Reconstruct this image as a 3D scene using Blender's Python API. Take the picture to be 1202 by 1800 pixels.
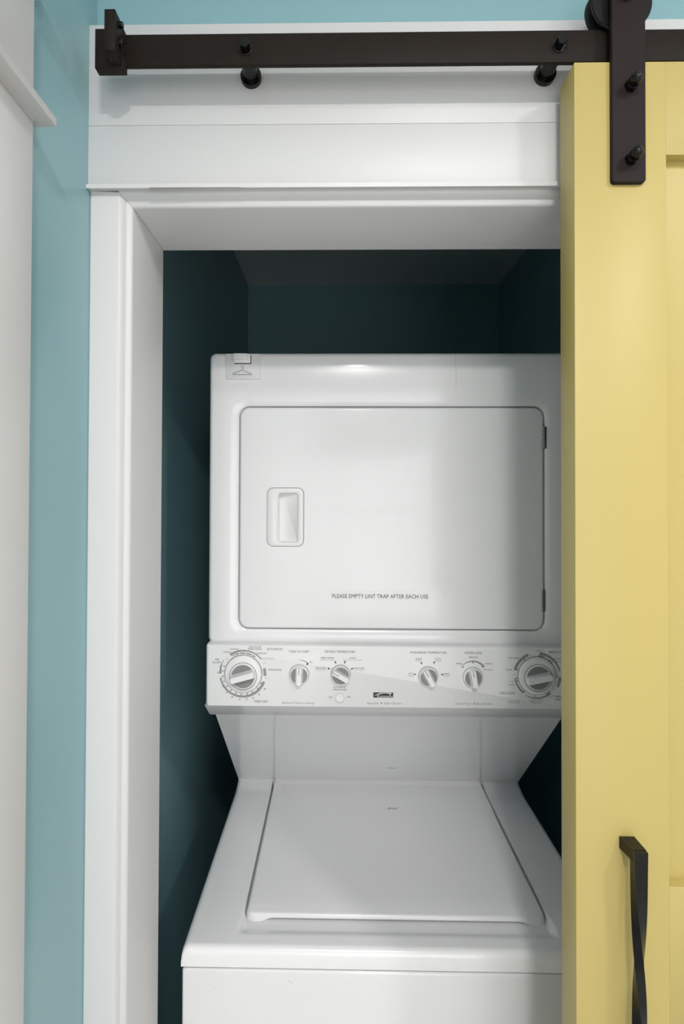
import bpy, bmesh, math
from mathutils import Vector, Matrix
S = bpy.context.scene
for o in list(bpy.data.objects): bpy.data.objects.remove(o, do_unlink=True)
COL = S.collection

# ------------------------------------------------------------------ camera
F = 1005.0; PPX, PPY = 575.0, 853.0           # focal length and principal point in photo pixels (1202x1800)
CZ = 1.58
YAW, PITCH, ROLL = 0.017, 0.0135, 0.0035
CR = Matrix.Rotation(YAW, 3, 'Z') @ Matrix.Rotation(math.pi/2+PITCH, 3, 'X') @ Matrix.Rotation(ROLL, 3, 'Z')
cam_d = bpy.data.cameras.new('camera'); cam = bpy.data.objects.new('camera', cam_d); COL.objects.link(cam)
cam.matrix_world = Matrix.Translation((0, 0, CZ)) @ CR.to_4x4()
cam_d.sensor_fit = 'AUTO'; cam_d.sensor_width = 36; cam_d.lens = F/1800*36
cam_d.shift_x = (601-PPX)/1800; cam_d.shift_y = (PPY-900)/1800
cam_d.clip_start = 0.01
S.camera = cam
def P(x, y, Y):
    "photo pixel -> world point on the upright plane at depth Y"
    d = CR @ Vector(((x-PPX)/F, -(y-PPY)/F, -1)); t = Y/d.y
    return Vector((d.x*t, Y, CZ+d.z*t))
def PZ(x, y, Z):
    d = CR @ Vector(((x-PPX)/F, -(y-PPY)/F, -1)); t = (Z-CZ)/d.z
    return Vector((d.x*t, d.y*t, Z))
def PX(x, y, X):
    d = CR @ Vector(((x-PPX)/F, -(y-PPY)/F, -1)); t = X/d.x
    return Vector((X, d.y*t, CZ+d.z*t))

# ------------------------------------------------------------------ world, lights, exposure
W = bpy.data.worlds.new('world'); S.world = W; W.use_nodes = True
bg = W.node_tree.nodes['Background']; bg.inputs[0].default_value = (0.8, 0.9, 1, 1); bg.inputs[1].default_value = 0.6
vs = S.view_settings
vs.view_transform = 'Standard'; vs.look = 'None'; vs.gamma = 1; vs.use_curve_mapping = False; vs.exposure = -0.28
CEIL = 2.44
DOWNLIGHTS = [((0.10, -0.54), 20.5), ((0.90, -0.20), 10.0), ((1.45, -1.0), 2.0)]      # ceiling cans (lamps built below), watts
REAR_FILL_POWER = 44.0; RIGHT_FILL_POWER = 7.0  # fill light from the two added windows, watts

# ------------------------------------------------------------------ helpers
WL = {}
def wloc(o): return WL.get(o.name, Vector((0, 0, 0)))
def mk(name, verts, faces, mat, parent=None, smooth=None, kind=None, label=None, cat=None, group=None):
    verts = [Vector(v) for v in verts]
    lo = Vector([min(v[i] for v in verts) for i in range(3)]); hi = Vector([max(v[i] for v in verts) for i in range(3)])
    c = (lo+hi)/2
    if parent is None: c.z = lo.z
    me = bpy.data.meshes.new(name); me.from_pydata([v-c for v in verts], [], faces)
    bm = bmesh.new(); bm.from_mesh(me); bmesh.ops.recalc_face_normals(bm, faces=bm.faces); bm.to_mesh(me); bm.free()
    if mat: me.materials.append(mat)
    if smooth is not None:
        for p in me.polygons: p.use_smooth = True
        me.set_sharp_from_angle(angle=math.radians(smooth))
    o = bpy.data.objects.new(name, me); COL.objects.link(o); WL[o.name] = c
    if parent: o.parent = parent; o.location = c-wloc(parent)
    else: o.location = c
    return tag(o, label, cat, group, kind)
def tag(o, label=None, cat=None, group=None, kind=None):
    if label: o['label'] = label
    if cat: o['category'] = cat
    if group: o['group'] = group
    if kind: o['kind'] = kind
    return o
def empty(name, loc, **k):
    o = bpy.data.objects.new(name, None); COL.objects.link(o); o.location = loc; WL[o.name] = Vector(loc); o.empty_display_size = .05
    return tag(o, **k)
def vbox(x0, x1, y0, y1, z0, z1, bev=0.0, seg=2):
    bm = bmesh.new(); bmesh.ops.create_cube(bm, size=1)
    for v in bm.verts: v.co = Vector(((x0+x1)/2+v.co.x*(x1-x0), (y0+y1)/2+v.co.y*(y1-y0), (z0+z1)/2+v.co.z*(z1-z0)))
    if bev: bmesh.ops.bevel(bm, geom=bm.edges[:], offset=bev, segments=seg, profile=.5, affect='EDGES')
    bm.verts.index_update()
    r = [v.co.copy() for v in bm.verts], [[v.index for v in f.verts] for f in bm.faces]; bm.free(); return r
def join(*parts):
    V = []; Fc = []
    for v, f in parts:
        n = len(V); V += list(v); Fc += [[i+n for i in q] for q in f]
    return V, Fc
def box(name, x0, x1, y0, y1, z0, z1, mat, parent=None, bev=0.0, seg=2, **k):
    v, f = vbox(x0, x1, y0, y1, z0, z1, bev, seg); return mk(name, v, f, mat, parent, smooth=(35 if bev else None), **k)
def loft(loops, cap0=True, cap1=True):
    n = len(loops[0]); V = [v for l in loops for v in l]; Fc = []
    for k in range(len(loops)-1):
        for i in range(n):
            j = (i+1) % n; Fc.append([k*n+i, k*n+j, (k+1)*n+j, (k+1)*n+i])
    if cap0: Fc.append(list(range(n))[::-1])
    if cap1: Fc.append([(len(loops)-1)*n+i for i in range(n)])
    return V, Fc
def rr(x0, x1, z0, z1, r, n=6):
    "rounded rectangle outline, ccw"
    r = max(r, 1e-5); pts = []
    for cx, cz, a in ((x1-r, z1-r, 0), (x0+r, z1-r, 90), (x0+r, z0+r, 180), (x1-r, z0+r, 270)):
        for k in range(n+1):
            t = math.radians(a+90*k/n); pts.append((cx+r*math.cos(t), cz+r*math.sin(t)))
    return pts
def front(pts, Y): return [Vector((p[0], Y, p[1])) for p in pts]
def revolve(prof, org, axis, n=32, cap=True):
    "prof: list of (radius, distance along axis)"
    axis = Vector(axis).normalized(); org = Vector(org)
    u = axis.orthogonal().normalized(); w = axis.cross(u)
    loops = [[org+axis*h+(u*math.cos(2*math.pi*k/n)+w*math.sin(2*math.pi*k/n))*max(r, 1e-5) for k in range(n)] for r, h in prof]
    return loft(loops, cap, cap)
def tube(path, r, n=8):
    path = [Vector(p) for p in path]; loops = []
    for i, p in enumerate(path):
        t = (path[min(i+1, len(path)-1)]-path[max(i-1, 0)]).normalized()
        a = Vector((0, 1, 0)) if abs(t.y) < .9 else Vector((1, 0, 0)); u = t.cross(a).normalized(); w = t.cross(u)
        loops.append([p+(u*math.cos(2*math.pi*k/n)+w*math.sin(2*math.pi*k/n))*r for k in range(n)])
    return loft(loops)

# ------------------------------------------------------------------ materials
def lin(c): return tuple(((v/255)/12.92 if v/255 <= .04045 else ((v/255+.055)/1.055)**2.4) for v in c)
def paint(name, rgb, rough=.5, var=.03, vscale=6, bump=.0, bscale=250, metal=0, spec=.5, scuffs=(), stretch=(1, 1, 1), coat=0):
    m = bpy.data.materials.new(name); m.use_nodes = True; nt = m.node_tree; N = nt.nodes; L = nt.links
    b = N['Principled BSDF']; c = lin(rgb)
    tc = N.new('ShaderNodeNewGeometry'); mp = N.new('ShaderNodeMapping'); mp.inputs['Scale'].default_value = stretch
    L.new(tc.outputs['Position'], mp.inputs[0])
    nz = N.new('ShaderNodeTexNoise'); nz.inputs['Scale'].default_value = vscale; nz.inputs['Detail'].default_value = 3
    L.new(mp.outputs[0], nz.inputs['Vector'])
    mr = N.new('ShaderNodeMapRange'); mr.inputs['To Min'].default_value = 1-var; mr.inputs['To Max'].default_value = 1+var
    mr.inputs['From Min'].default_value = .3; mr.inputs['From Max'].default_value = .7
    L.new(nz.outputs[0], mr.inputs[0])
    mx = N.new('ShaderNodeMix'); mx.data_type = 'RGBA'; mx.blend_type = 'MULTIPLY'; mx.inputs[0].default_value = 1
    mx.inputs[6].default_value = (*c, 1); L.new(mr.outputs[0], mx.inputs[7])
    out = mx.outputs[2]
    for (p, rad, col, th) in scuffs:                     # small worn marks with a shape of their own
        sub = N.new('ShaderNodeVectorMath'); sub.operation = 'SUBTRACT'; sub.inputs[1].default_value = p; L.new(tc.outputs['Position'], sub.inputs[0])
        sc = N.new('ShaderNodeVectorMath'); sc.operation = 'DIVIDE'; sc.inputs[1].default_value = rad; L.new(sub.outputs[0], sc.inputs[0])
        ln = N.new('ShaderNodeVectorMath'); ln.operation = 'LENGTH'; L.new(sc.outputs[0], ln.inputs[0])
        n2 = N.new('ShaderNodeTexNoise'); n2.inputs['Scale'].default_value = 420; L.new(tc.outputs['Position'], n2.inputs['Vector'])
        a = N.new('ShaderNodeMath'); a.operation = 'MULTIPLY_ADD'; a.inputs[1].default_value = -.35; L.new(ln.outputs[1], a.inputs[0]); L.new(n2.outputs[0], a.inputs[2])
        t = N.new('ShaderNodeMapRange'); t.inputs['From Min'].default_value = th; t.inputs['From Max'].default_value = th+.08; L.new(a.outputs[0], t.inputs[0])
        m2 = N.new('ShaderNodeMix'); m2.data_type = 'RGBA'; L.new(t.outputs[0], m2.inputs[0]); L.new(out, m2.inputs[6]); m2.inputs[7].default_value = (*lin(col), 1)
        out = m2.outputs[2]
    L.new(out, b.inputs['Base Color'])
    b.inputs['Roughness'].default_value = rough; b.inputs['Metallic'].default_value = metal
    b.inputs['Specular IOR Level'].default_value = spec; b.inputs['Coat Weight'].default_value = coat
    if bump:
        nb = N.new('ShaderNodeTexNoise'); nb.inputs['Scale'].default_value = bscale; nb.inputs['Detail'].default_value = 2; L.new(mp.outputs[0], nb.inputs['Vector'])
        bp = N.new('ShaderNodeBump'); bp.inputs['Strength'].default_value = bump; bp.inputs['Distance'].default_value = .001
        L.new(nb.outputs[0], bp.inputs['Height']); L.new(bp.outputs[0], b.inputs['Normal'])
    return m
def emit(name, col, s):
    m = bpy.data.materials.new(name); m.use_nodes = True; b = m.node_tree.nodes['Principled BSDF']
    b.inputs['Base Color'].default_value = (.8, .8, .8, 1); b.inputs['Emission Color'].default_value = (*col, 1); b.inputs['Emission Strength'].default_value = s
    return m
M_TRIM = paint('white_trim_paint', (212, 211, 211), .42, .02, 5, .12, 120, stretch=(.25, 1, 1))
M_LEG = paint('white_trim_paint_upright', (212, 211, 211), .42, .02, 5, .12, 120, stretch=(1, 1, .2))
M_TEAL = paint('teal_wall_paint', (138, 178, 185), .34, .025, 3, .12, 330)
M_ROOM = paint('warm_white_wall_paint', (244, 242, 238), .6, .02, 4, .12, 330)
M_CEIL = paint('ceiling_paint', (246, 245, 244), .8, .02, 4, .15, 260)
M_FLOOR = paint('floor_grey_boards', (214, 211, 206), .5, .08, 4, .1, 60, stretch=(1, .1, 1))
M_YEL = paint('yellow_door_paint', (186, 167, 100), .45, .015, 4, .08, 160, stretch=(1, 1, .2))
M_RAIL = paint('dark_bronze_powder_coat', (36, 30, 26), .5, .08, 30, .2, 500, spec=.12)
M_STRAP = paint('brown_bronze_strap', (40, 32, 32), .55, .06, 25, .2, 500, spec=.12)
M_BLK = paint('black_gloss_metal', (12, 11, 11), .25, .05, 40, spec=.35)
M_WHEEL = paint('black_nylon_wheel', (16, 16, 16), .45, .05, 40, spec=.25)
M_HAND = paint('satin_black_handle', (9, 9, 10), .3, .05, 30, spec=.3)
M_PANEL = paint('white_console_plastic', (240, 240, 240), .32, .01, 8)
M_KNOB = paint('white_knob_plastic', (242, 242, 242), .35, .01, 20)
M_GREY = paint('grey_knob_insert', (140, 140, 140), .5, .03, 40)
M_INKG = paint('grey_print', (150, 150, 150), .5, .02, 40)
M_INKL = paint('light_grey_print', (172, 172, 172), .5, .02, 40)
M_INK = paint('dark_grey_print', (82, 82, 84), .5, .02, 40)
M_INKB = paint('black_print', (38, 38, 40), .5, .02, 40)
M_METAL = paint('hinge_steel', (150, 150, 150), .35, .04, 60, metal=.9)
M_GAP = paint('dark_gaps_and_feet', (30, 30, 30), .8, .05, 40)  # dark tone for the shaded seam gap and hook shadow; also the feet
M_LABEL = paint('clear_label_tape', (240, 240, 240), .25, .01, 40)
M_CRACK = paint('caulk_crack_dark', (120, 112, 106), .8, .1, 200)
M_CAN = paint('downlight_trim', (235, 235, 235), .5)
M_LAMP = emit('downlight_lens', (1, .98, .95), 6)

# ------------------------------------------------------------------ key dimensions (from the photograph)
YC = .728                                   # front of the flat casing
YJ = .870                                   # closet side of the jamb
xL = P(285, 700, YJ).x                      # left jamb face
zT = P(620, 439, YJ).z                      # underside of the head jamb
xR = xL+.765
XW = xL-.052                                # room left wall
YW = .746                                   # room face of the closet wall
CLX0, CLX1, CLY, CLZ = -.37, .664, 2.35, 2.44
RX, RY = 2.1, -2.8
# ------------------------------------------------------------------ room shell
box('floor', XW-.12, RX+.12, RY-.12, CLY+.12, -.1, 0, M_FLOOR, kind='structure')
# ceiling of the hall
box('ceiling', XW-.12, RX+.12, RY-.12, YJ, CEIL, CEIL+.1, M_CEIL, kind='structure')
box('ceiling_closet', CLX0-.1, CLX1+.1, YJ, CLY+.1, CLZ, CLZ+.1, M_CEIL, kind='structure')
wf = join(vbox(XW, xL-.004, YW, YJ-.002, 0, CEIL), vbox(xL-.004, xR+.004, YW, YJ-.002, zT+.004, CEIL), vbox(xR+.004, RX, YW, YJ-.002, 0, CEIL))
mk('wall_front', *wf, M_TEAL, kind='structure')
DY1 = .462; DY0 = DY1-.80; DZ = PX(54, 207, XW+.013).z-.004      # doorway in the left wall beside the closet
mk('wall_left', *join(vbox(XW-.12, XW, DY1, YJ-.002, 0, CEIL), vbox(XW-.12, XW, RY, DY0, 0, CEIL), vbox(XW-.12, XW, DY0, DY1, DZ, CEIL)), M_TEAL, kind='structure')
wy0, wy1, ry0, ry1 = -1.75, -.25, .85, 2.2          # added, unseen window in the right wall, for fill light from the side
mk('wall_right', *join(vbox(RX, RX+.12, RY, wy0, 0, CEIL), vbox(RX, RX+.12, wy1, YJ, 0, CEIL), vbox(RX, RX+.12, wy0, wy1, 0, ry0), vbox(RX, RX+.12, wy0, wy1, ry1, CEIL)), M_ROOM, kind='structure')
win = empty('added_window_2', (RX+.05, (wy0+wy1)/2, ry0), kind='structure')
for a in ((wy0, wy0+.05, ry0, ry1), (wy1-.05, wy1, ry0, ry1), (wy0+.05, wy1-.05, ry0, ry0+.05), (wy0+.05, wy1-.05, ry1-.05, ry1), (wy0+.05, wy1-.05, 1.50, 1.54)):
    box('added_window_frame', RX+.03, RX+.08, *a, M_TRIM, win, .004)
box('added_window_sill', RX-.05, RX+.08, wy0-.05, wy1+.05, ry0-.03, ry0, M_TRIM, win, .004)
# rear wall with an added, unseen glazed opening that throws fill light into the closet
wx_0, wx_1, wz0, wz1 = -.22, 1.1, .06, 2.1
mk('wall_rear', *join(vbox(XW-.12, wx_0, RY-.12, RY, 0, CEIL), vbox(wx_1, RX+.12, RY-.12, RY, 0, CEIL), vbox(wx_0, wx_1, RY-.12, RY, 0, wz0), vbox(wx_0, wx_1, RY-.12, RY, wz1, CEIL)), M_ROOM, kind='structure')
win = empty('added_window_1', ((wx_0+wx_1)/2, RY-.05, wz0), kind='structure')
for a in ((wx_0, wx_0+.05, wz0, wz1), (wx_1-.05, wx_1, wz0, wz1), (wx_0+.05, wx_1-.05, wz0, wz0+.05), (wx_0+.05, wx_1-.05, wz1-.05, wz1), (wx_0+.05, wx_1-.05, 1.40, 1.44)):
    box('added_window_frame', a[0], a[1], RY-.08, RY-.03, a[2], a[3], M_TRIM, win, .004)
box('added_window_sill', wx_0-.05, wx_1+.05, RY-.08, RY+.05, wz0-.03, wz0, M_TRIM, win, .004)
# closet shell
box('wall_closet_left', CLX0-.1, CLX0, YJ, CLY, 0, CLZ, M_TEAL, kind='structure')
box('wall_closet_right', CLX1, CLX1+.1, YJ, CLY, 0, CLZ, M_TEAL, kind='structure')
box('wall_closet_back', CLX0-.1, CLX1+.1, CLY, CLY+.1, 0, CLZ, M_TEAL, kind='structure')
mk('wall_closet_front', *join(vbox(CLX0, xL-.002, YJ-.002, YJ+.0, 0, CLZ), vbox(xR+.002, CLX1, YJ-.002, YJ, 0, CLZ), vbox(xL-.002, xR+.002, YJ-.002, YJ, zT+.002, CLZ)), M_TEAL, kind='structure')

# ------------------------------------------------------------------ casing and jamb around the closet opening
prof = [(0, YJ), (0, .742), (.0008, .7395), (.003, .7378), (.0055, .7372), (.0075, .7368), (.0085, .735), (.0105, .7315), (.013, .7288), (.015, YC), (.0505, YC), (.052, YC+.0015), (.052, YW)]
t2 = empty('trim_2', ((xL+xR)/2, YC, 0), kind='structure')
def sweep(f0, f1):
    return loft([[Vector(f0(u, y)) for u, y in prof], [Vector(f1(u, y)) for u, y in prof]])
lz = zT+.0168
def leg(sgn, xe):
    lo = [Vector((xe+sgn*u, y, 0)) for u, y in prof]; hi = [Vector((xe+sgn*u, y, zT+min(u, .0168))) for u, y in prof]
    v, f = loft([lo, hi]); return mk('casing_leg', v, f, M_LEG, t2, smooth=40)
leg(-1, xL); leg(1, xR)
hp = [(u, y) for u, y in prof if u <= .0168]+[(.05, YC), (.05, YW)]
def hx(side, u): return (xL-min(u, .0168)+.0004) if side < 0 else (xR+min(u, .0168)-.0004)
v, f = loft([[Vector((hx(-1, u), y, zT+u)) for u, y in hp], [Vector((hx(1, u), y, zT+u)) for u, y in hp]])
mk('casing_head', v, f, M_TRIM, t2, smooth=40)
# ------------------------------------------------------------------ header boards that carry the track
t1 = empty('trim_1', (.1, .72, P(600, 334, .716).z), kind='structure')
HX1 = 1.35; YH = .722
zb = [P(600, y, YH).z for y in (39.5, 217.6, 218.2, 319)]
box('header_board', XW, HX1, YH, YW, zb[1], zb[0], M_TRIM, t1, .0003)
box('header_board', XW, HX1, YH, YW, zb[3]-.004, zb[2], M_TRIM, t1, .0003)
z1, z0 = P(600, 319, .717).z, zT+.0168
v, f = loft([[Vector((x, y, z)) for y, z in ((YW, z1+.0015), (YH+.0002, z1+.0015), (.7203, z1-.001), (.7180, z1-.004), (.7168, z1-.007), (.7165, z0+.003), (.719, z0+.0005), (YC, z0), (YW, z0))] for x in (XW, HX1)])
mk('ledge_strip', v, f, M_TRIM, t1, smooth=50)
a, b_ = P(262, 331, .7160), P(425, 329.3, .7160)
mk('caulk_crack', [a+Vector((0, 0, .0009)), a-Vector((0, 0, .0009)), b_-Vector((0, 0, .0002)), b_+Vector((0, 0, .0002)), a+Vector((.03, 0, .0007))], [[0, 1, 2, 3]], M_CRACK, t1)

# ------------------------------------------------------------------ door trim and door on the left wall
t3 = empty('trim_3', (XW, .2, 0), kind='structure')
XF = XW+.013                                              # face of that casing
ye = PX(54, 700, XF).y                                    # its far edge
cz = PX(54, 207, XF).z
box('casing_leg', XW, XF, DY1-.004, ye, 0, cz, M_LEG, t3, .0015)
box('casing_leg', XW, XF, DY0-.105, DY0+.004, 0, cz, M_LEG, t3, .0015)
xc = XW+.030
ycap = PX(100, 222, xc).y; zc0 = PX(100, 224, xc).z
yn = DY0-.105-(ycap-ye)
box('casing_cap', XW, xc, yn, ycap, zc0, zc0+.009, M_TRIM, t3, .001)
zfr = PX(105, 0, xc).z
box('frieze_board', XW, XF, DY0-.105, ye, zc0+.009, zfr+.02, M_TRIM, t3, .0015)
yc2 = PX(107, 1, xc).y; zc2 = PX(107, 1.5, xc).z
box('crown_cap', XW, xc, yn-.01, yc2, zc2, zc2+.02, M_TRIM, t3, .001)
box('casing_head', XW, XF, DY0-.105, ye, cz, zc0, M_TRIM, t3, 0)
for q0, q1 in ((DY1-.008, DY1-.0005), (DY0+.0005, DY0+.008)): box('door_jamb', XW-.119, XW+.001, q0, q1, 0, DZ-.0005, M_LEG, t3)
box('door_jamb_head', XW-.119, XW+.001, DY0+.008, DY1-.008, DZ-.008, DZ-.0005, M_TRIM, t3)
d1 = empty('door_1', (XW-.03, (DY0+DY1)/2, .01), kind='structure')
for (a0, a1, b0, b1) in ((DY0+.01, DY0+.11, .01, DZ-.01), (DY1-.11, DY1-.01, .01, DZ-.01), (DY0+.11, DY1-.11, .01, .24), (DY0+.11, DY1-.11, .95, 1.09), (DY0+.11, DY1-.11, DZ-.12, DZ-.01)):
    box('door_rail', XW-.05, XW-.012, a0, a1, b0, b1, M_LEG, d1, .001)
for b0, b1 in ((.24, .95), (1.09, DZ-.12)): box('door_panel', XW-.04, XW-.022, DY0+.11, DY1-.11, b0, b1, M_LEG, d1)

# ------------------------------------------------------------------ sliding door
YD0 = .660; YD1 = YD0*1.0636
xd = (P(1010.5, 400, YD0).x+P(984, 400, YD1).x)/2
zd = P(1100, 109, YD0).z
DW = .92
dr = empty('door_2', (xd+DW/2, (YD0+YD1)/2, .012), kind='structure')
tag(dr, label='yellow panelled sliding barn door hanging in front of the closet opening')
xs = P(1171, 400, YD0).x; zr1 = P(1190, 272, YD0).z; zr0 = P(1190, 1559, YD0).z
xe = xd+DW
zl = .012
sw = xs-xd
def slab(name, x0, x1, z0, z1, y0=YD0, y1=YD1, bev=.0003, mat=M_YEL): return box(name, x0, x1, y0, y1, z0, z1, mat, dr, bev)
slab('stile', xd, xs, zl, zd); slab('stile', xe-sw, xe, zl, zd)
slab('top_rail', xs, xe-sw, zr1, zd); slab('middle_rail', xs, xe-sw, zr0-.16, zr0); slab('bottom_rail', xs, xe-sw, zl, zl+.2)
for (a, b) in ((zr0, zr1), (zl+.2, zr0-.16)):
    slab('panel', xs, xe-sw, a, b, YD0+.0145, YD1-.0145, 0)
# hanger strap with wheel
YS = YD0-.006
sx0, sx1 = P(1076, 300, YS).x, P(1135.5, 300, YS).x
sz0, sz1 = P(1105, 320, YS).z, 2.205
pts = rr(sx0, sx1, sz0, sz1, .004, 5)
i = .0008
mk('hanger_strap', *loft([front(pts, YD0-.0001), front(pts, YS+i), front(rr(sx0+i, sx1-i, sz0+i, sz1-i, .0035, 5), YS)]), M_STRAP, dr, smooth=40)
strap = [o for o in dr.children if o.name.startswith('hanger_strap')][0]
for px, py in ((1108, 152), (1109, 280)):
    p = P(px, py, YS)
    hexn = revolve([(.0062, -.0002), (.0075, .0), (.0075, .007), (.0066, .0078)], p, (0, -1, 0), 6)
    dome = revolve([(.0066, .0075), (.0066, .013), (.0060, .0165), (.0042, .0192), (.0020, .0204), (0.0001, .0207)], p, (0, -1, 0), 20)
    mk('cap_nut', *join(hexn, dome), M_BLK, strap, smooth=40)
YR0, YR1 = .672, .678                                   # rail front and back
zr_t, zr_b = P(640, 56.5, YR0).z, P(640, 112, YR0).z
wr = .0315
wx = (sx0+sx1)/2-.002
wc = Vector((wx, YR0+.003, zr_t+wr-.004))
wp = [(.006, -.0105), (wr+.003, -.0105), (wr+.004, -.009), (wr+.003, -.006), (wr-.004, -.0040), (wr-.004, .0040), (wr+.003, .006), (wr+.004, .009), (wr+.003, .0105), (wr-.008, .0115), (.006, .0115)]
mk('wheel', *revolve(wp, wc, (0, 1, 0), 48), M_WHEEL, dr, smooth=35)
wh = dr.children[-1]
mk('axle_bolt', *revolve([(.005, -.028), (.009, -.028), (.009, -.0225), (.005, -.0225), (.005, .014), (.008, .014), (.008, .019), (.001, .019)], wc, (0, 1, 0), 12), M_BLK, [o for o in dr.children if o.name.startswith('wheel')][0], smooth=30)
# twisted bar handle
hz1 = P(1125, 1500, .630).z
ht = P(1124, 1500, .630)
L_ = .30
hx_c = P(1124, 1520, .636).x-.0005
loops = []
NS = 40
for k in range(NS+1):
    t = k/NS; z = hz1-L_*t
    ang = math.radians(-4+ 184*(t*t*(3-2*t)))
    w, d = .0072-.0016*math.sin(math.pi*t), .0060-.0014*math.sin(math.pi*t)
    loops.append([Vector((hx_c+sx*w*math.cos(ang)-sy*d*math.sin(ang), .6365+sx*w*math.sin(ang)+sy*d*math.cos(ang), z)) for sx, sy in ((-1, -1), (1, -1), (1, 1), (-1, 1))])
hn = mk('handle', *loft(loops), M_HAND, dr, smooth=25)
for z in (hz1, hz1-L_):
    s = -1 if z == hz1 else 1
    za, zb_ = (z-.0125, z+.0004) if s < 0 else (z-.0004, z+.0125)
    xa, xb = hx_c-.0072, hx_c+.0070
    fx = P(1088, 1496, YD0).x
    V = [Vector(q) for q in ((xa, .6345, za), (xb, .6345, za), (xb, .6345, zb_), (xa, .6345, zb_), (fx, YD0, za), (fx+.017, YD0, za), (fx+.017, YD0, zb_), (fx, YD0, zb_))]
    mk('handle_foot', V, [[0, 1, 2, 3], [4, 5, 6, 7], [0, 1, 5, 4], [1, 2, 6, 5], [2, 3, 7, 6], [3, 0, 4, 7]], M_HAND, hn)

# ------------------------------------------------------------------ track above the opening
tr = empty('barn_door_track', (.4, YR0, zr_b), label='dark bronze flat steel track bolted to the white header board', cat='track')
xr0 = P(214, 85, YR0).x
box('rail', xr0, 1.3, YR0, YR1, zr_b, zr_t, M_RAIL, tr, .0006)
for px, py in ((431, 84), (983, 81)):
    p = P(px, py, YR0); p.z = (zr_t+zr_b)/2+.0005
    mk('spacer', *revolve([(.0092, 0), (.0092, YH-YR1-.0075), (.0132, YH-YR1-.0070), (.0132, YH-YR1)], (p.x, YR1, p.z), (0, 1, 0), 32), M_BLK, tr, smooth=35)
    b = mk('lag_bolt', *revolve([(.0055, 0), (.0064, .001), (.0064, .0085), (.0056, .0095)], (p.x, YR0-.0015, p.z), (0, -1, 0), 6), M_BLK, tr, smooth=30)
    mk('bolt_washer', *revolve([(.0088, 0), (.0088, .0010), (.0080, .0016)], (p.x, YR0, p.z), (0, -1, 0), 28), M_BLK, b, smooth=35)
for px in (1.0,):
    pz = (zr_t+zr_b)/2
    mk('spacer', *revolve([(.0092, 0), (.0092, YH-YR1-.0075), (.0132, YH-YR1-.0070), (.0132, YH-YR1)], (px, YR1, pz), (0, 1, 0), 32), M_BLK, tr, smooth=35)
# end stop clamped on the rail: block, upright tongue, bolts
ys0, ys1, yt0 = .664, .6775, .640
st = box('end_stop', P(166.5, 90, ys0).x, P(217, 90, ys0).x, ys0, ys1, P(190, 119, ys0).z, P(190, 50, ys0).z, M_RAIL, tr, .0008)
tx0, tx1 = P(183, 40, yt0).x, P(202, 40, yt0).x
box('stop_tongue', tx0, tx1, yt0, ys0, P(192, 88, yt0).z, P(192, 15.5, yt0).z, M_RAIL, st, .0006)
for z, r in ((P(209, 44, .652).z, .0036), (P(209, 76, .652).z, .0042)):
    mk('stop_bolt', *revolve([(r, 0), (r, .004), (r*.8, .005)], (tx1, .652, z), (1, 0, 0), 14), M_BLK, st, smooth=35)

# ------------------------------------------------------------------ stacked washer and dryer
YF = 1.092                                      # dryer front
YP = 1.070                                      # console front
YHG = 1.41                                      # lid hinge line
ZD = PZ(417, 1377, CZ-.7115).z
x0 = P(366.5, 900, YF).x; MW = .686; x1 = x0+MW
zTop = P(600, 619.5, YF).z; zDb = P(600, 1133, YF).z
YB = 1.55
EN = dict(rough=.22, var=.008, vscale=4, coat=.15)
M_EN = paint('white_enamel', (240, 240, 241), scuffs=[
    (P(382, 618.5, YF), (.018, .03, .004), (95, 90, 86), .30)], **EN)
M_END = paint('white_enamel_door', (240, 240, 241), **EN)
lidp = PZ(690, 1422, ZD+.003)
M_LID = paint('white_enamel_lid', (240, 240, 241), scuffs=[(lidp, (.022, .007, .02), (120, 118, 116), .34)], **EN)
M_BODY = paint('white_enamel_body_shaded', (232, 232, 233), scuffs=[(P(510, 1722, .905), (.012, .01, .003), (150, 148, 146), .42), (P(378, 1735, .905), (.004, .01, .010), (150, 148, 146), .44)], **EN)  # darker than the deck: weaker light low down is put into the colour
wd = empty('stacked_washer_dryer', ((x0+x1)/2, 1.23, 0), label='white stacked washer and dryer standing inside the teal closet', cat='washer dryer')
# dryer cabinet with a recess for the door
dx0, dx1 = P(421, 910, YF).x, P(955.5, 910, YF).x
dz0, dz1 = P(640, 1105.5, YF).z, P(640, 716, YF).z
g = .0026; R = .018
L = []
for ins, y in ((0, YB), (0, YF+.009), (.0008, YF+.0055), (.003, YF+.0025), (.006, YF+.0006), (.009, YF)):
    L.append(front(rr(x0+ins, x1-ins, zDb+ins*.3, zTop-ins, .012-ins*.3, 6), y))
L.append(front(rr(dx0-.020, dx1+.014, dz0-.014, dz1+.014, R+.012, 6), YF))
L.append(front(rr(dx0-.014, dx1+.010, dz0-.010, dz1+.010, R+.008, 6), YF+.0007))
L.append(front(rr(dx0-.007, dx1+.006, dz0-.006, dz1+.006, R+.005, 6), YF+.0024))
L.append(front(rr(dx0-g-.001, dx1+g+.001, dz0-g-.001, dz1+g+.001, R+g, 6), YF+.0032))
L.append(front(rr(dx0-g, dx1+g, dz0-g, dz1+g, R+g, 6), YF+.0045))
L.append(front(rr(dx0-g, dx1+g, dz0-g, dz1+g, R+g, 6), YF+.030))
mk('dryer_cabinet', *loft(L), M_EN, wd, smooth=50)
cab = wd.children[-1] if wd.children else None
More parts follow.
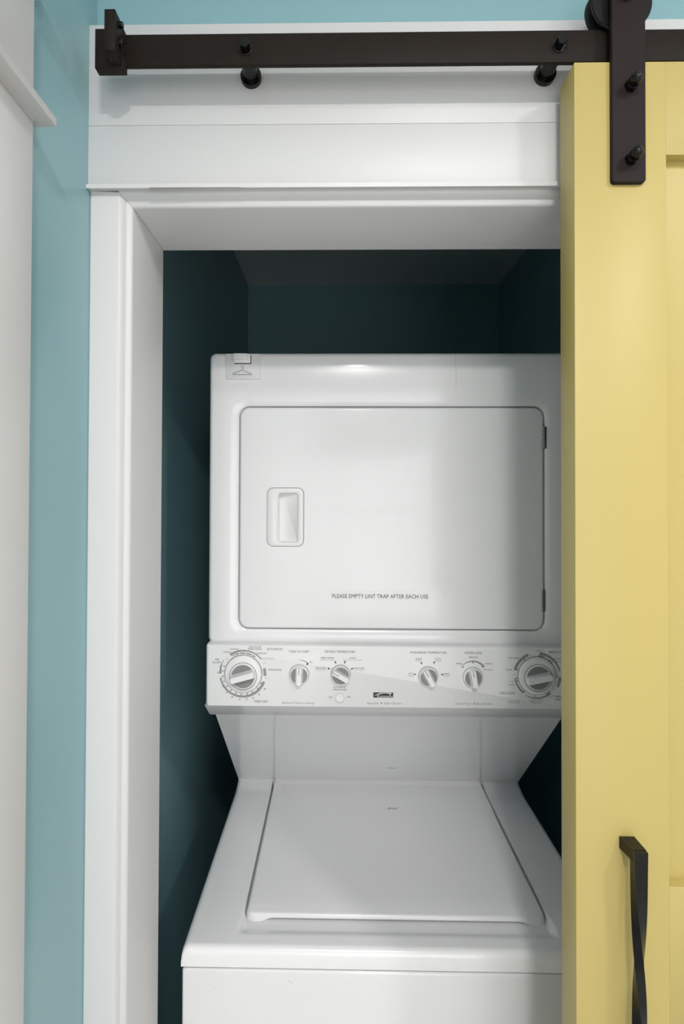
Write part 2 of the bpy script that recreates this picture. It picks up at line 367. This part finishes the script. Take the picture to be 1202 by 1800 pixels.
# dryer door with a recessed grip
hx0, hx1, hz0, hz1_ = P(469.5, 910, YF).x, P(533.5, 910, YF).x, P(500, 960, YF).z, P(500, 858, YF).z
ix0, ix1, iz0, iz1 = P(489, 910, YF).x, P(524, 910, YF).x, P(500, 953.5, YF).z, P(500, 866.5, YF).z
yd = YF-.0012
L = [front(rr(dx0, dx1, dz0, dz1, R, 6), YF+.028), front(rr(dx0, dx1, dz0, dz1, R, 6), yd+.004), front(rr(dx0+.0008, dx1-.0008, dz0+.0008, dz1-.0008, R, 6), yd+.0016), front(rr(dx0+.003, dx1-.003, dz0+.003, dz1-.003, R-.002, 6), yd+.0002),
     front(rr(dx0+.005, dx1-.005, dz0+.005, dz1-.005, R-.004, 6), yd), front(rr(hx0-.0012, hx1+.0012, hz0-.0012, hz1_+.0012, .0125, 6), yd), front(rr(hx0-.0006, hx1+.0006, hz0-.0006, hz1_+.0006, .012, 6), yd+.0012), front(rr(hx0-.0006, hx1+.0006, hz0-.0006, hz1_+.0006, .012, 6), yd+.022)]
door = mk('dryer_door', *loft(L), M_END, wd, smooth=45)
L = [front(rr(hx0, hx1, hz0, hz1_, .0115, 6), yd+.021), front(rr(hx0, hx1, hz0, hz1_, .0115, 6), yd-.0004), front(rr(hx0+.0012, hx1-.0012, hz0+.0012, hz1_-.0012, .0105, 6), yd-.0014),
     front(rr(ix0-.0008, ix1+.0008, iz0-.0008, iz1+.0008, .0062, 6), yd-.0014), front(rr(ix0, ix1, iz0, iz1, .006, 6), yd-.0006), [Vector((p[0], yd+.002+.016*min(1, max(0, 1.15*(1-(p[0]-ix0)/(ix1-ix0)))), p[1])) for p in rr(ix0+.0012, ix1-.0008, iz0+.001, iz1-.001, .006, 6)]]
mk('pull_grip', *loft(L), M_PANEL, door, smooth=50)
la, lb = P(577, 1055, yd), P(776, 1039, yd)
mk('label_tape', *loft([front(rr(la.x, lb.x, la.z, lb.z, .0008, 3), yd-.0001), front(rr(la.x, lb.x, la.z, lb.z, .0008, 3), yd-.0003)]), M_LABEL, door)
# printed lettering
def text(s, px, py, Y, wpx=None, hpx=None, mat=None, parent=None, bold=0.0, shear=0.0, name='lettering', align='C', spacing=1.0):
    cu = bpy.data.curves.new('lettering', 'FONT'); cu.body = s; cu.size = 1; cu.resolution_u = 2; cu.offset = 0; cu.shear = shear; cu.space_character = spacing
    ob = bpy.data.objects.new('tmp', cu); COL.objects.link(ob)
    dg = bpy.context.evaluated_depsgraph_get(); me = bpy.data.meshes.new_from_object(ob.evaluated_get(dg))
    V = [v.co.copy() for v in me.vertices]; Fc = [list(p.vertices) for p in me.polygons]
    bpy.data.objects.remove(ob, do_unlink=True); bpy.data.meshes.remove(me); bpy.data.curves.remove(cu)
    ax, bx = min(v.x for v in V), max(v.x for v in V); cap = .73
    c = P(px, py, Y); k = Y/F
    sy = (hpx or 3.0)*k/cap; sx = (wpx*k/(bx-ax)) if wpx else sy
    mx = {'C': (ax+bx)/2, 'L': ax}[align]
    W_ = [Vector((c.x+(v.x-mx)*sx, Y, c.z+(v.y-cap/2)*sy)) for v in V]
    return mk(name, W_, Fc, mat or M_INK, parent)
text('PLEASE EMPTY LINT TRAP AFTER EACH USE', 668, 1048, yd-.0007, 168, 7.2, M_INKB, door, .004)
# hinges
for (py0, py1, px) in ((750, 788, 957), (1037, 1075, 954.5)):
    a, b = P(px, py0, YF-.001), P(px, py1, YF-.001)
    n = 5; V = []
    for k in range(n):
        za = a.z+(b.z-a.z)*(k+.04)/n; zb_ = a.z+(b.z-a.z)*(k+.96)/n
        V.append(revolve([(.0022, 0), (.0026, .0004), (.0026, abs(zb_-za)-.0004), (.0022, abs(zb_-za))], (a.x-.001, YF-.0005, zb_), (0, 0, 1), 12))
    h = mk('hinge', *join(*V), M_METAL, wd, smooth=35)
    box('hinge_leaf', a.x, a.x+.0040, YF-.0006, YF+.004, b.z, a.z, M_METAL, h, .0006)
# hanger hook plate
pa, pb = P(397, 667, YF), P(458, 622.5, YF)
L = [front(rr(pa.x, pb.x, pa.z, pb.z, .003, 4), YF+.001), front(rr(pa.x, pb.x, pa.z, pb.z, .003, 4), YF-.0026), front(rr(pa.x+.0008, pb.x-.0008, pa.z+.0008, pb.z-.0008, .0028, 4), YF-.0034)]
pl = mk('hook_plate', *loft(L), M_PANEL, wd, smooth=40)
yp = YF-.0034
a, b = P(412, 640, yp), P(441.5, 624, yp)
box('hook_shadow', a.x, b.x+.0002, yp-.0003, yp+.0002, a.z, b.z, M_GAP, pl)  # thin dark sheet paints the shadow line around the hook
box('hook', a.x-.0004, b.x-.0010, yp-.0042, yp-.0002, a.z+.0014, b.z+.0012, M_KNOB, pl, .0008)
box('hook_lip', a.x-.0004, b.x-.006, yp-.0090, yp-.0042, a.z+.0080, b.z+.0012, M_KNOB, pl, .0008)
ic = lambda x, y: P(380+x/12.02, 605+y/12.02, yp-.0004)
path = [ic(522, 490), ic(530, 472), ic(550, 464), ic(570, 472), ic(577, 492), ic(566, 512), ic(550, 526), ic(546, 545)]
path2 = [ic(546, 545), ic(650, 590), ic(745, 628), ic(748, 640), ic(735, 646), ic(550, 645), ic(365, 641), ic(350, 634), ic(353, 624), ic(450, 582), ic(546, 545)]
mk('hanger_symbol', *join(tube(path, .00042, 6), tube(path2, .00042, 6)), M_INK, pl)
# dryer seam scratch
sp = [P(799.5, 622, YF-.0002), P(801, 645, YF-.0002), P(801.5, 668, YF-.0002), P(801, 684, YF-.0002)]
mk('scratch', *tube(sp, .00022, 5), M_INKL, wd)

# control panel
cx0, cx1 = P(361.5, 1180, YP).x, x1+.006
cz0, cz1 = P(640, 1244, YP).z, P(640, 1134.5, YP).z
L = [front(rr(cx0, cx1, cz0, cz1, .004, 4), YF+.06), front(rr(cx0, cx1, cz0, cz1, .004, 4), YP+.006), front(rr(cx0+.0012, cx1-.0012, cz0+.0008, cz1-.0012, .004, 4), YP+.0022), front(rr(cx0+.004, cx1-.004, cz0+.001, cz1-.003, .003, 4), YP+.0004), front(rr(cx0+.007, cx1-.007, cz0+.0012, cz1-.005, .002, 4), YP)]
cp = mk('control_panel', *loft(L), M_PANEL, wd, smooth=45)
yt = YP-.00025
# lip below the console running back to the sloped panel
A, B = P(375, 1255, 1.128), P(382, 1255, 1.134)
x1s = x1-.004
sec = [(YP+.004, cz0+.0005), (1.118, A.z+.003), (1.128, A.z), (1.160, A.z+.0015), (1.160, cz0+.0005)]
mk('console_lip', *loft([[Vector((x, y, z)) for y, z in sec] for x in (x0-.001, x1+.001)]), M_EN, wd, smooth=30)
# support behind with the 45 degree sloped front
sec = [(B.y, B.z+.001), (YHG, ZD+.0085), (YHG+.004, ZD-.01), (YB, ZD-.01), (YB, zDb-.002), (1.17, zDb-.002), (1.17, B.z+.001)]
M_SLOPE = paint('white_enamel_slope', (240, 240, 241), scuffs=[(P(687, 1348, 1.352), (.024, .02, .006), (130, 128, 126), .34)], rough=.07, var=.008, vscale=4, coat=.4)
sl0 = (P(381, 1255, B.y).x+P(417, 1377, YHG).x)/2
mk('sloped_support', *loft([[Vector((x, y, z)) for y, z in sec] for x in (sl0, sl0+MW-.004)]), M_SLOPE, wd)

# washer deck as a height field with the lid well
lx0 = (P(482, 1377, YHG).x+PZ(433, 1605, ZD).x)/2; lx1 = (P(845, 1377, YHG).x+PZ(955, 1608, ZD).x)/2
ly0 = PZ(640, 1612, ZD).y
yfr = P(318, 1690, .9).y; yfr = PZ(640, 1671, ZD).y
wx0 = P(318, 1690, yfr).x; wx1 = wx0+MW+.002
gw = .0042
def smooth(a, b, x):
    t = max(0, min(1, (x-a)/(b-a))); return t*t*(3-2*t)
def spaced(marks):
    out = []
    for a, b, n in marks: out += [a+(b-a)*k/n for k in range(n)]
    return out+[marks[-1][1]]
wl0, wl1, wyf = lx0-gw, lx1+gw, ly0-.044
def deck_z(x, y):
    z = ZD
    r = .011
    for e in (x-wx0, wx1-x, y-yfr):
        if e < r: z -= r-math.sqrt(max(0, r*r-(r-e)**2))
    front_w = smooth(ly0+.03, ly0-.012, y)                # lid well: steep at the sides, gentle in the finger scoop at the front
    ex = min(x-wl0, wl1-x)+front_w*.006
    side = smooth(0, .0018+front_w*.012, ex)*smooth(wyf, wyf+.024, y)
    z -= (.011-.0045*front_w)*side
    if y > YHG-.045: z += .0085*smooth(YHG-.045, YHG+.02, y)*1.25*(1-side)
    return z
xs_ = spaced([(wx0, wx0+.012, 8), (wx0+.012, wl0-.014, 6), (wl0-.014, wl0+.014, 28), (wl0+.014, wl1-.014, 24), (wl1-.014, wl1+.014, 28), (wl1+.014, wx1-.012, 6), (wx1-.012, wx1, 8)])
ys_ = spaced([(yfr, yfr+.012, 8), (yfr+.012, wyf-.004, 4), (wyf-.004, wyf+.024, 24), (wyf+.024, ly0+.01, 16), (ly0+.01, ly0+.05, 8), (ly0+.05, YHG-.05, 12), (YHG-.05, YHG+.002, 8)])
V = [Vector((x, y, deck_z(x, y))) for y in ys_ for x in xs_]; nx, ny = len(xs_), len(ys_)
Fc = [[j*nx+i, j*nx+i+1, (j+1)*nx+i+1, (j+1)*nx+i] for j in range(ny-1) for i in range(nx-1)]
zlip = P(640, 1707, yfr).z
per = [i for i in range(nx)]+[j*nx+nx-1 for j in range(1, ny)]+[(ny-1)*nx+i for i in range(nx-2, -1, -1)]+[j*nx for j in range(ny-2, 0, -1)]
n0 = len(V); V += [Vector((V[i].x, V[i].y, zlip+.002)) for i in per]; n = len(per)
Fc += [[per[k], per[(k+1) % n], n0+(k+1) % n, n0+k] for k in range(n)]
cxm, cym = (wx0+wx1)/2, (yfr+YHG)/2
n1 = len(V); V += [Vector((v.x+(.0025 if v.x < cxm else -.0025), v.y+(.0025 if v.y < cym else 0), zlip)) for v in V[n0:n0+n]]
Fc += [[n0+k, n0+(k+1) % n, n1+(k+1) % n, n1+k] for k in range(n)]
Fc.append([n1+k for k in range(n)][::-1])
mk('washer_deck', V, Fc, M_LID, wd, smooth=40)
# lid
def lid_pt(u, v):
    y = ly0+(YHG+.0015-ly0)*v; r = .014; sh = 0
    if y-ly0 < r: sh = r-math.sqrt(max(0, r*r-(r-(y-ly0))**2))
    a, b = lx0+sh, lx1-sh
    return a+(b-a)*u, y
us = spaced([(0, .016, 6), (.016, .09, 8), (.09, .91, 20), (.91, .984, 8), (.984, 1, 6)])
vs_ = spaced([(0, .03, 8), (.03, .10, 5), (.10, .88, 8), (.88, 1, 10)])
def drop(x):                                              # front edge of the lid hangs lower at its two corners
    e = min(x-lx0, lx1-x); return .0062*(1-smooth(.018, .046, e))
def lid_z(x, y):
    z = ZD+.0042; r = .005; R_ = .014
    qx, qy = max(lx0-x, x-lx1)+R_, ly0-y+R_
    e = -(math.hypot(max(qx, 0), max(qy, 0))+min(max(qx, qy), 0)-R_)      # distance in from the rounded outline
    if e < r: z -= r-math.sqrt(max(0, r*r-(r-e)**2))
    z -= .0015*(1-smooth(0, .03, y-ly0))
    if y > YHG-.045: z += .0085*smooth(YHG-.045, YHG+.02, y)*1.0
    return z
V = []
for v in vs_:
    for u in us:
        x, y = lid_pt(u, v); V.append(Vector((x, y, lid_z(x, y))))
nx, ny = len(us), len(vs_)
Fc = [[j*nx+i, j*nx+i+1, (j+1)*nx+i+1, (j+1)*nx+i] for j in range(ny-1) for i in range(nx-1)]
per = [i for i in range(nx)]+[j*nx+nx-1 for j in range(1, ny)]+[(ny-1)*nx+i for i in range(nx-2, -1, -1)]+[j*nx for j in range(ny-2, 0, -1)]
n = len(per); n0 = len(V)
for i in per:
    p = V[i]; fr = 1-smooth(.0, .02, p.y-ly0)
    V.append(Vector((p.x, p.y-.0045*fr*drop(p.x)/.0062, p.z-.0010-drop(p.x)*fr*.6)))
Fc += [[per[k], per[(k+1) % n], n0+(k+1) % n, n0+k] for k in range(n)]
n1 = len(V)
for k in range(n):
    p = V[n0+k]; fr = 1-smooth(.0, .02, p.y-ly0); V.append(Vector((p.x, p.y+.0015*fr, p.z-.002-drop(p.x)*.2*fr)))
Fc += [[n0+k, n0+(k+1) % n, n1+(k+1) % n, n1+k] for k in range(n)]
Fc.append([n1+k for k in range(n)][::-1])
mk('washer_lid', V, Fc, M_LID, wd, smooth=45)
# washer body
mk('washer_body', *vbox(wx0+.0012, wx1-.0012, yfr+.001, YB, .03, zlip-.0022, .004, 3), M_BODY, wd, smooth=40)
box('seam_gap_shade', wx0+.006, wx1-.006, yfr+.006, YHG, zlip-.004, zlip+.001, M_GAP, wd)  # dark strip stands in for the shaded gap between deck and body
for fx in (wx0+.06, wx1-.06):
    for fy in (yfr+.06, YB-.06):
        mk('levelling_foot', *revolve([(.02, 0), (.02, .01), (.008, .014), (.008, .031)], (fx, fy, 0), (0, 0, 1), 16), M_GAP, wd, smooth=35)

# ---- knobs
def knob(name, px, py, rpx, ang, h=.016, barw=.30, skirt=None, dark=False):
    c = P(px, py, YP); k = YP/F; r = rpx*k; ca, sa = math.cos(ang), math.sin(ang)
    def w(u, v, y): return Vector((c.x+u*ca-v*sa, YP-y, c.z+u*sa+v*ca))
    prof = [(r*1.0, 0), (r*1.0, .0020), (r*.965, .0060), (r*.93, .0075), (r*.86, .0078), (r*.80, .0064), (.0001, .0062)]
    kn = mk(name, *revolve(prof, c, (0, -1, 0), 48), M_KNOB, wd, smooth=40)
    mk('knob_outline', *revolve([(r*1.035, -.0001), (r*1.035, .0004), (r*.99, .0004)], c+Vector((0, -(.0062 if rpx > 21 else 0), 0)), (0, -1, 0), 48, False), M_INKG, kn)
    # grey faces either side of the grip
    for s in (-1, 1):
        a0 = math.asin(min(.98, (barw+.08)/.86)); pts = []
        for q in range(17):
            t = a0+(math.pi-2*a0)*q/16; pts.append((.86*r*math.cos(t), s*.86*r*math.sin(t)))
        mk('grey_insert', *loft([[w(u, v, .0066) for u, v in pts], [w(u, v, .0081) for u, v in pts]]), M_GREY, kn)
    # raised grip bar, rounded at both ends
    loops = []
    for (sc, wd_, y) in ((1.0, 1.10, .004), (1.0, 1.02, .0075), (1.0, .95, h*.75), (.985, .88, h*.93), (.95, .76, h)):
        pts = []
        hw = barw*r*wd_; hl = r*.93*sc
        for sg in (1, -1):
            for q in range(9):
                t = -1+2*q/8; vv = hw*math.sin(t*math.pi/2)*sg; uu = sg*(math.sqrt(max(0, hl*hl-vv*vv))-.10*hl*t*t)
                pts.append((uu, vv))
        loops.append([w(u, v, y) for u, v in pts])
    gr = mk('grip', *loft(loops), M_KNOB, kn, smooth=40)
    if rpx < 21:
        mk('pointer_line', *loft([[w(u, v, y) for u, v in ((.2*r, -.035*r), (.9*r, -.035*r), (.9*r, .035*r), (.2*r, .035*r))] for y in (h-.0005, h+.0002)]), M_GREY, kn)
    return kn
def ring(px, py, rpx, hgt=.005):
    c = P(px, py, YP); r = rpx*YP/F
    mk('dial_skirt', *revolve([(r, 0), (r, hgt*.5), (r*.97, hgt*.85), (r*.93, hgt), (r*.66, hgt*1.25), (.001, hgt*1.25)], c, (0, -1, 0), 64), M_KNOB, wd, smooth=40)
    mk('dial_outline', *loft([[c+Vector((r*s*math.cos(2*math.pi*q/64), -y, r*s*math.sin(2*math.pi*q/64))) for q in range(64)] for s, y in ((1.025, .0001), (1.025, .0004), (.99, .0004))], False, False), M_INK, wd)
D = math.radians
ring(427.5, 1184, 32.5); knob('timer_knob', 428, 1187, 23.5, D(15), .020, .25)
ring(943.5, 1187.5, 32.5); knob('timer_knob', 944, 1190, 23.5, D(12), .020, .25)
knob('selector_knob', 526, 1185.5, 17.0, D(88)); knob('selector_knob', 598.5, 1186, 17.0, D(150))
knob('selector_knob', 752.5, 1189, 17.0, D(118)); knob('selector_knob', 830.5, 1190, 17.0, D(100))
c = P(597, 1226, YP); r = 9.3*YP/F
pbn = mk('push_button', *revolve([(r, 0), (r, .0012), (r*.92, .0020), (r*.84, .0012), (r*.82, .0012), (r*.80, .0036), (r*.72, .0044), (.0001, .0044)], c, (0, -1, 0), 32), M_KNOB, wd, smooth=40)

# ---- console printing
def arc(px, py, r0, r1, a0, a1, mat=M_INKG, n=24, taper=0):
    k = YP/F; c = P(px, py, yt); V = []; Fc = []
    for q in range(n+1):
        t = q/n; a = D(a0+(a1-a0)*t); th = (r1-r0)*(1-taper*(1-t)) if taper >= 0 else (r1-r0)*(1+taper*t)
        rm = (r0+r1)/2 if False else r1
        for rr_ in (rm-th, rm): V.append(Vector((c.x+rr_*k*math.cos(a), yt, c.z+rr_*k*math.sin(a))))
    for q in range(n): Fc.append([2*q, 2*q+1, 2*q+3, 2*q+2])
    mk('printed_arc', V, Fc, mat, cp)
def tick(px, py, r0, r1, a, w=1.5, mat=M_INKB):
    k = YP/F; c = P(px, py, yt); a = D(a); u = Vector((math.cos(a), 0, math.sin(a))); n = Vector((-math.sin(a), 0, math.cos(a)))
    c = Vector((c.x, yt-.0001, c.z))
    mk('printed_tick', [c+(u*r0-n*w*.35)*k, c+(u*r1-n*w/2)*k, c+(u*r1+n*w/2)*k, c+(u*r0+n*w*.35)*k], [[0, 1, 2, 3]], mat, cp)
tx = lambda s, x, y, w, h=3.0, m=M_INK, b=.0, sh=0.0, al='C': text(s, x, y, yt, w, h, m, cp, b, sh, 'lettering', al)
# dryer timer
q = (427, 1184.5)
arc(*q, 38, 42, 125, 38, taper=-.6); arc(*q, 37.5, 42, 145, 180, taper=.8); arc(*q, 36, 41, 15, -5); arc(*q, 36.5, 41.5, -170, -20, taper=.5)
for a0, a1 in ((121, 116), (114, 101), (98, 84), (81, 65), (62, 54)): arc(*q, 35.7, 37, a0, a1, M_INKB, 6)
for a in (158, 172, 187, -158, -142, -126, -110, -94, -78, -62, -44, -27): tick(*q, 34.2, 37.2, a)
tx('AUTOMATIC', 483, 1141, 28, 4.2, M_INK, .01); tx('NORMAL', 412.5, 1141, 16); tx('TOWELS', 399, 1146.3, 15)
tx('DELICATES', 448, 1137.2, 21); tx('PERM PRESS', 448, 1141, 24); tx('DAMP DRY', 460, 1148.3, 19); tx('COOL DOWN', 471, 1157.8, 22, 3, M_INKL)
tx('AIR', 381.5, 1159, 7.5, 4, M_INK, .015); tx('FLUFF', 381, 1164.3, 14, 4, M_INK, .015); tx('WRINKLE RID', 483, 1177.3, 24); tx('TIMED DRY', 458.5, 1233, 25, 4.2, M_INK, .01)
for s, x, y in (('10', 387, 1171), ('20', 383, 1182), ('10', 392, 1206), ('20', 398.5, 1217), ('30', 408, 1225), ('40', 421, 1229), ('50', 433.5, 1229), ('60', 444.5, 1226.5), ('70', 455, 1221), ('80', 465.5, 1211)): tx(s, x, y, 3.8)
for x, y in ((399, 1158.3), (464, 1166), (390, 1192), (467.5, 1191.5)): tx('OFF', x, y, 4.6, 2.4, M_INKL)
# start knob and drying temperature
tx('TURN TO START', 525.5, 1145.3, 36, 4.2, M_INK, .01); arc(525.5, 1186, 24.2, 26, 88, 52, M_INKG, 14, taper=.6); tick(525.5, 1186, 22, 25.5, 52, 3.2); tx('ON', 546, 1164, 5.5)
tx('DRYING TEMPERATURE', 597.3, 1145.5, 52.5, 4.2, M_INK, .01)
tx('PERM PRESS', 575.5, 1156.5, 23); tx('MEDIUM HEAT', 575.5, 1160.2, 25, 2.3, M_INKL); tx('KNITS', 620, 1156.8, 11); tx('MEDIUM LOW HEAT', 620.5, 1160.4, 34, 2.3, M_INKL)
tx('REGULAR', 563.8, 1174, 18); tx('HIGH HEAT', 564, 1177.6, 18, 2.3, M_INKL); tx('DELICATES', 631, 1174.3, 19); tx('LOW HEAT', 631, 1178, 19, 2.3, M_INKL)
for a in (112, 70, 154, 26): tick(598, 1185.5, 20.8, 24.5, a, 2.6)
tx('AUTOMATIC', 596.7, 1208.2, 21.5, 3.0, M_INK, .01); tx('WRINKLE RID', 597, 1212.2, 24, 3.0, M_INK, .01); tx('ON', 580.7, 1225.4, 6); tx('OFF', 613, 1225.4, 6)
tx('Electronic Moisture Sensing', 524, 1235.3, 56, 3.8, M_INKG, 0, .25); tx('Heavy Duty', 655, 1235.8, 21, 3.8, M_INKG, 0, .25); tx('•', 670.5, 1235.8, 2.6, 7, M_INK); tx('Super Capacity', 690, 1236, 30, 3.8, M_INKG, 0, .25)
# wash temperature and water level
tx('WASH/RINSE TEMPERATURE', 752.5, 1147, 64, 4.2, M_INK, .01)
for s, x, y in (('WARM', 735.3, 1158), ('COLD', 770, 1158), ('HOT', 722, 1184), ('WARM', 784, 1184.5)): tx(s, x, y, 11 if s != 'HOT' else 8, 2.8)
for s, x, y in (('WARM', 735.3, 1161.5), ('COLD', 770, 1161.7), ('COLD', 722, 1187.8), ('COLD', 784, 1188.2)): tx(s, x, y, 10.5, 2.5, M_INKG)
for a in (121, 66, 178, 2): tick(753, 1186.5, 22, 25.5, a, 2.4)
tx('WATER LEVEL', 832, 1147.7, 31, 4.2, M_INK, .01); tx('MEDIUM', 832, 1155.5, 16); tx('SMALL', 807, 1166.3, 12); tx('LARGE', 858.7, 1166.6, 12); tx('RESET', 861, 1177.2, 12, 2.8, M_INKG)
arc(831.5, 1187, 22, 25.5, 148, 38, M_INKG, 20, taper=.75)
for a in (141, 91, 42, 27): tick(831.5, 1187, 20.8 if a != 27 else 21.5, 23.4, a, 1.8)
tx('2 Speed Motor', 814, 1236.7, 29, 3.8, M_INKG, 0, .25); tx('•', 833, 1237, 2.6, 7, M_INK); tx('Quiet Pak Plus', 851, 1237, 29, 3.8, M_INKG, 0, .25)
# washer timer
q = (943.5, 1188)
arc(*q, 36.5, 41.5, 83, 12, taper=-.55); arc(*q, 36.5, 41.5, 112, 166); arc(*q, 35.5, 39, -174, -128, taper=.4); arc(*q, 36, 40, -115, -52, taper=.6); arc(*q, 38, 42.5, -3, -28)
for a in (84, 80, 75, 70, 50, 43, 128, 163, -172, -165, -129, -96, -56, -52, -61, -2): tick(*q, 33.8, 36.6, a)
tx('REGULAR', 965, 1146, 24, 4.2, M_INK, .012, 0, 'L'); tx('PREWASH', 903, 1156.6, 18.5, 2.8); tx('SOAK', 894.7, 1177, 10.5, 2.8); tx('DELICATES', 892, 1218.3, 26, 4.2, M_INK, .012)
tx('2ND', 900.5, 1198, 8, 2.5, M_INKG); tx('RINSE', 899.6, 1203.5, 10.5, 2.5, M_INKG)
tx('KNIT PRESS', 943.3, 1231, 23, 2.8, M_INKG); tx('PERMANENT', 943, 1234.8, 18, 2.6, M_INKG); tx('ULTRA CLEAN', 903.5, 1232, 19, 2.4, M_INKL); tx('EXTRA RINSE', 903.5, 1235, 19, 2.4, M_INKL)
tx('PERM', 976.5, 1224.5, 13, 4, M_INK, .015, 0, 'L'); tx('PRESS', 976, 1229.5, 15, 4, M_INK, .015, 0, 'L'); tx('NORMAL', 973, 1158, 15, 2.6, M_INKG, 0, 0, 'L'); tx('HEAVY', 976, 1163.2, 12, 2.6, M_INKG, 0, 0, 'L')
for s, x, y in (('14', 943.5, 1143.7), ('10', 947.3, 1144), ('6', 951.8, 1144.3), ('4', 956, 1145.2), ('6', 964, 1226.5), ('8', 967.7, 1225), ('10', 972, 1223.5)): tx(s, x, y, 3.2 if len(s) > 1 else 1.6, 2.6)
for x, y in ((933, 1151.3), (904, 1186), (925.5, 1222.5), (973, 1212)): tx('OFF', x, y, 4.6, 2.4, M_INKL)
# maker's badge
ba, bb = P(656, 1226, yt), P(691, 1217.6, yt)
bd = mk('badge', *loft([front(rr(ba.x, bb.x, ba.z, bb.z, .0004, 2), y) for y in (YP, yt-.0002)]), M_INKB, wd)
B_ = lambda x, y: P(645+x/20.03, 1210+y/20.03, yt-.0004)
mk('badge_stripe', [B_(*p) for p in ((250, 255), (420, 178), (560, 158), (820, 158), (860, 165), (800, 190), (640, 175), (540, 182), (440, 205), (330, 245))], [[0, 1, 9], [1, 8, 9], [1, 2, 8], [2, 7, 8], [2, 3, 7], [3, 6, 7], [3, 4, 6], [4, 5, 6]], M_KNOB, bd)
mk('badge_stripe', [B_(*p) for p in ((810, 250), (860, 165), (835, 165), (780, 240))], [[0, 1, 2, 3]], M_KNOB, bd)
text('Kenmore', 645+630/20.03, 1210+275/20.03, yt-.0005, 27, 3.6, M_KNOB, bd, .03, .2)

# ------------------------------------------------------------------ ceiling downlights and fill light at the added windows
for k, ((x, y), pw) in enumerate(DOWNLIGHTS):
    lab = ['white recessed ceiling downlight just in front of the closet opening', 'white recessed ceiling downlight above the yellow sliding door', 'white recessed ceiling downlight towards the added side window'][k]
    d = empty('ceiling_downlight', (x, y, CEIL-.006), label=lab, cat='ceiling light', group='recessed hall downlights')
    mk('trim_ring', *revolve([(.075, 0), (.092, 0), (.094, .003), (.090, .006), (.075, .006), (.073, .003)], (x, y, CEIL), (0, 0, -1), 40, False), M_CAN, d, smooth=35)
    mk('lens', *revolve([(.074, .0), (.074, .002)], (x, y, CEIL), (0, 0, -1), 32), M_LAMP, d)
    l = bpy.data.lights.new('downlight_lamp', 'AREA'); l.shape = 'DISK'; l.size = .14; l.energy = pw; l.color = (1, .97, .955)
    lo = bpy.data.objects.new('downlight_lamp', l); COL.objects.link(lo); lo.parent = d; lo.location = (0, 0, -.002)
l = bpy.data.lights.new('added_window_fill', 'AREA'); l.shape = 'RECTANGLE'; l.size = wx_1-wx_0; l.size_y = wz1-wz0; l.energy = REAR_FILL_POWER; l.color = (1, .97, .965)
lo = bpy.data.objects.new('added_window_fill', l); COL.objects.link(lo); lo.location = ((wx_0+wx_1)/2, RY-.1, (wz0+wz1)/2)
lo.rotation_euler = (math.pi/2, 0, 0)
l = bpy.data.lights.new('added_window_fill', 'AREA'); l.shape = 'RECTANGLE'; l.size = ry1-ry0; l.size_y = wy1-wy0; l.energy = RIGHT_FILL_POWER; l.color = (1, .97, .965)
lo = bpy.data.objects.new('added_window_fill', l); COL.objects.link(lo); lo.location = (RX+.1, (wy0+wy1)/2, (ry0+ry1)/2)
lo.rotation_euler = (0, math.pi/2, 0)
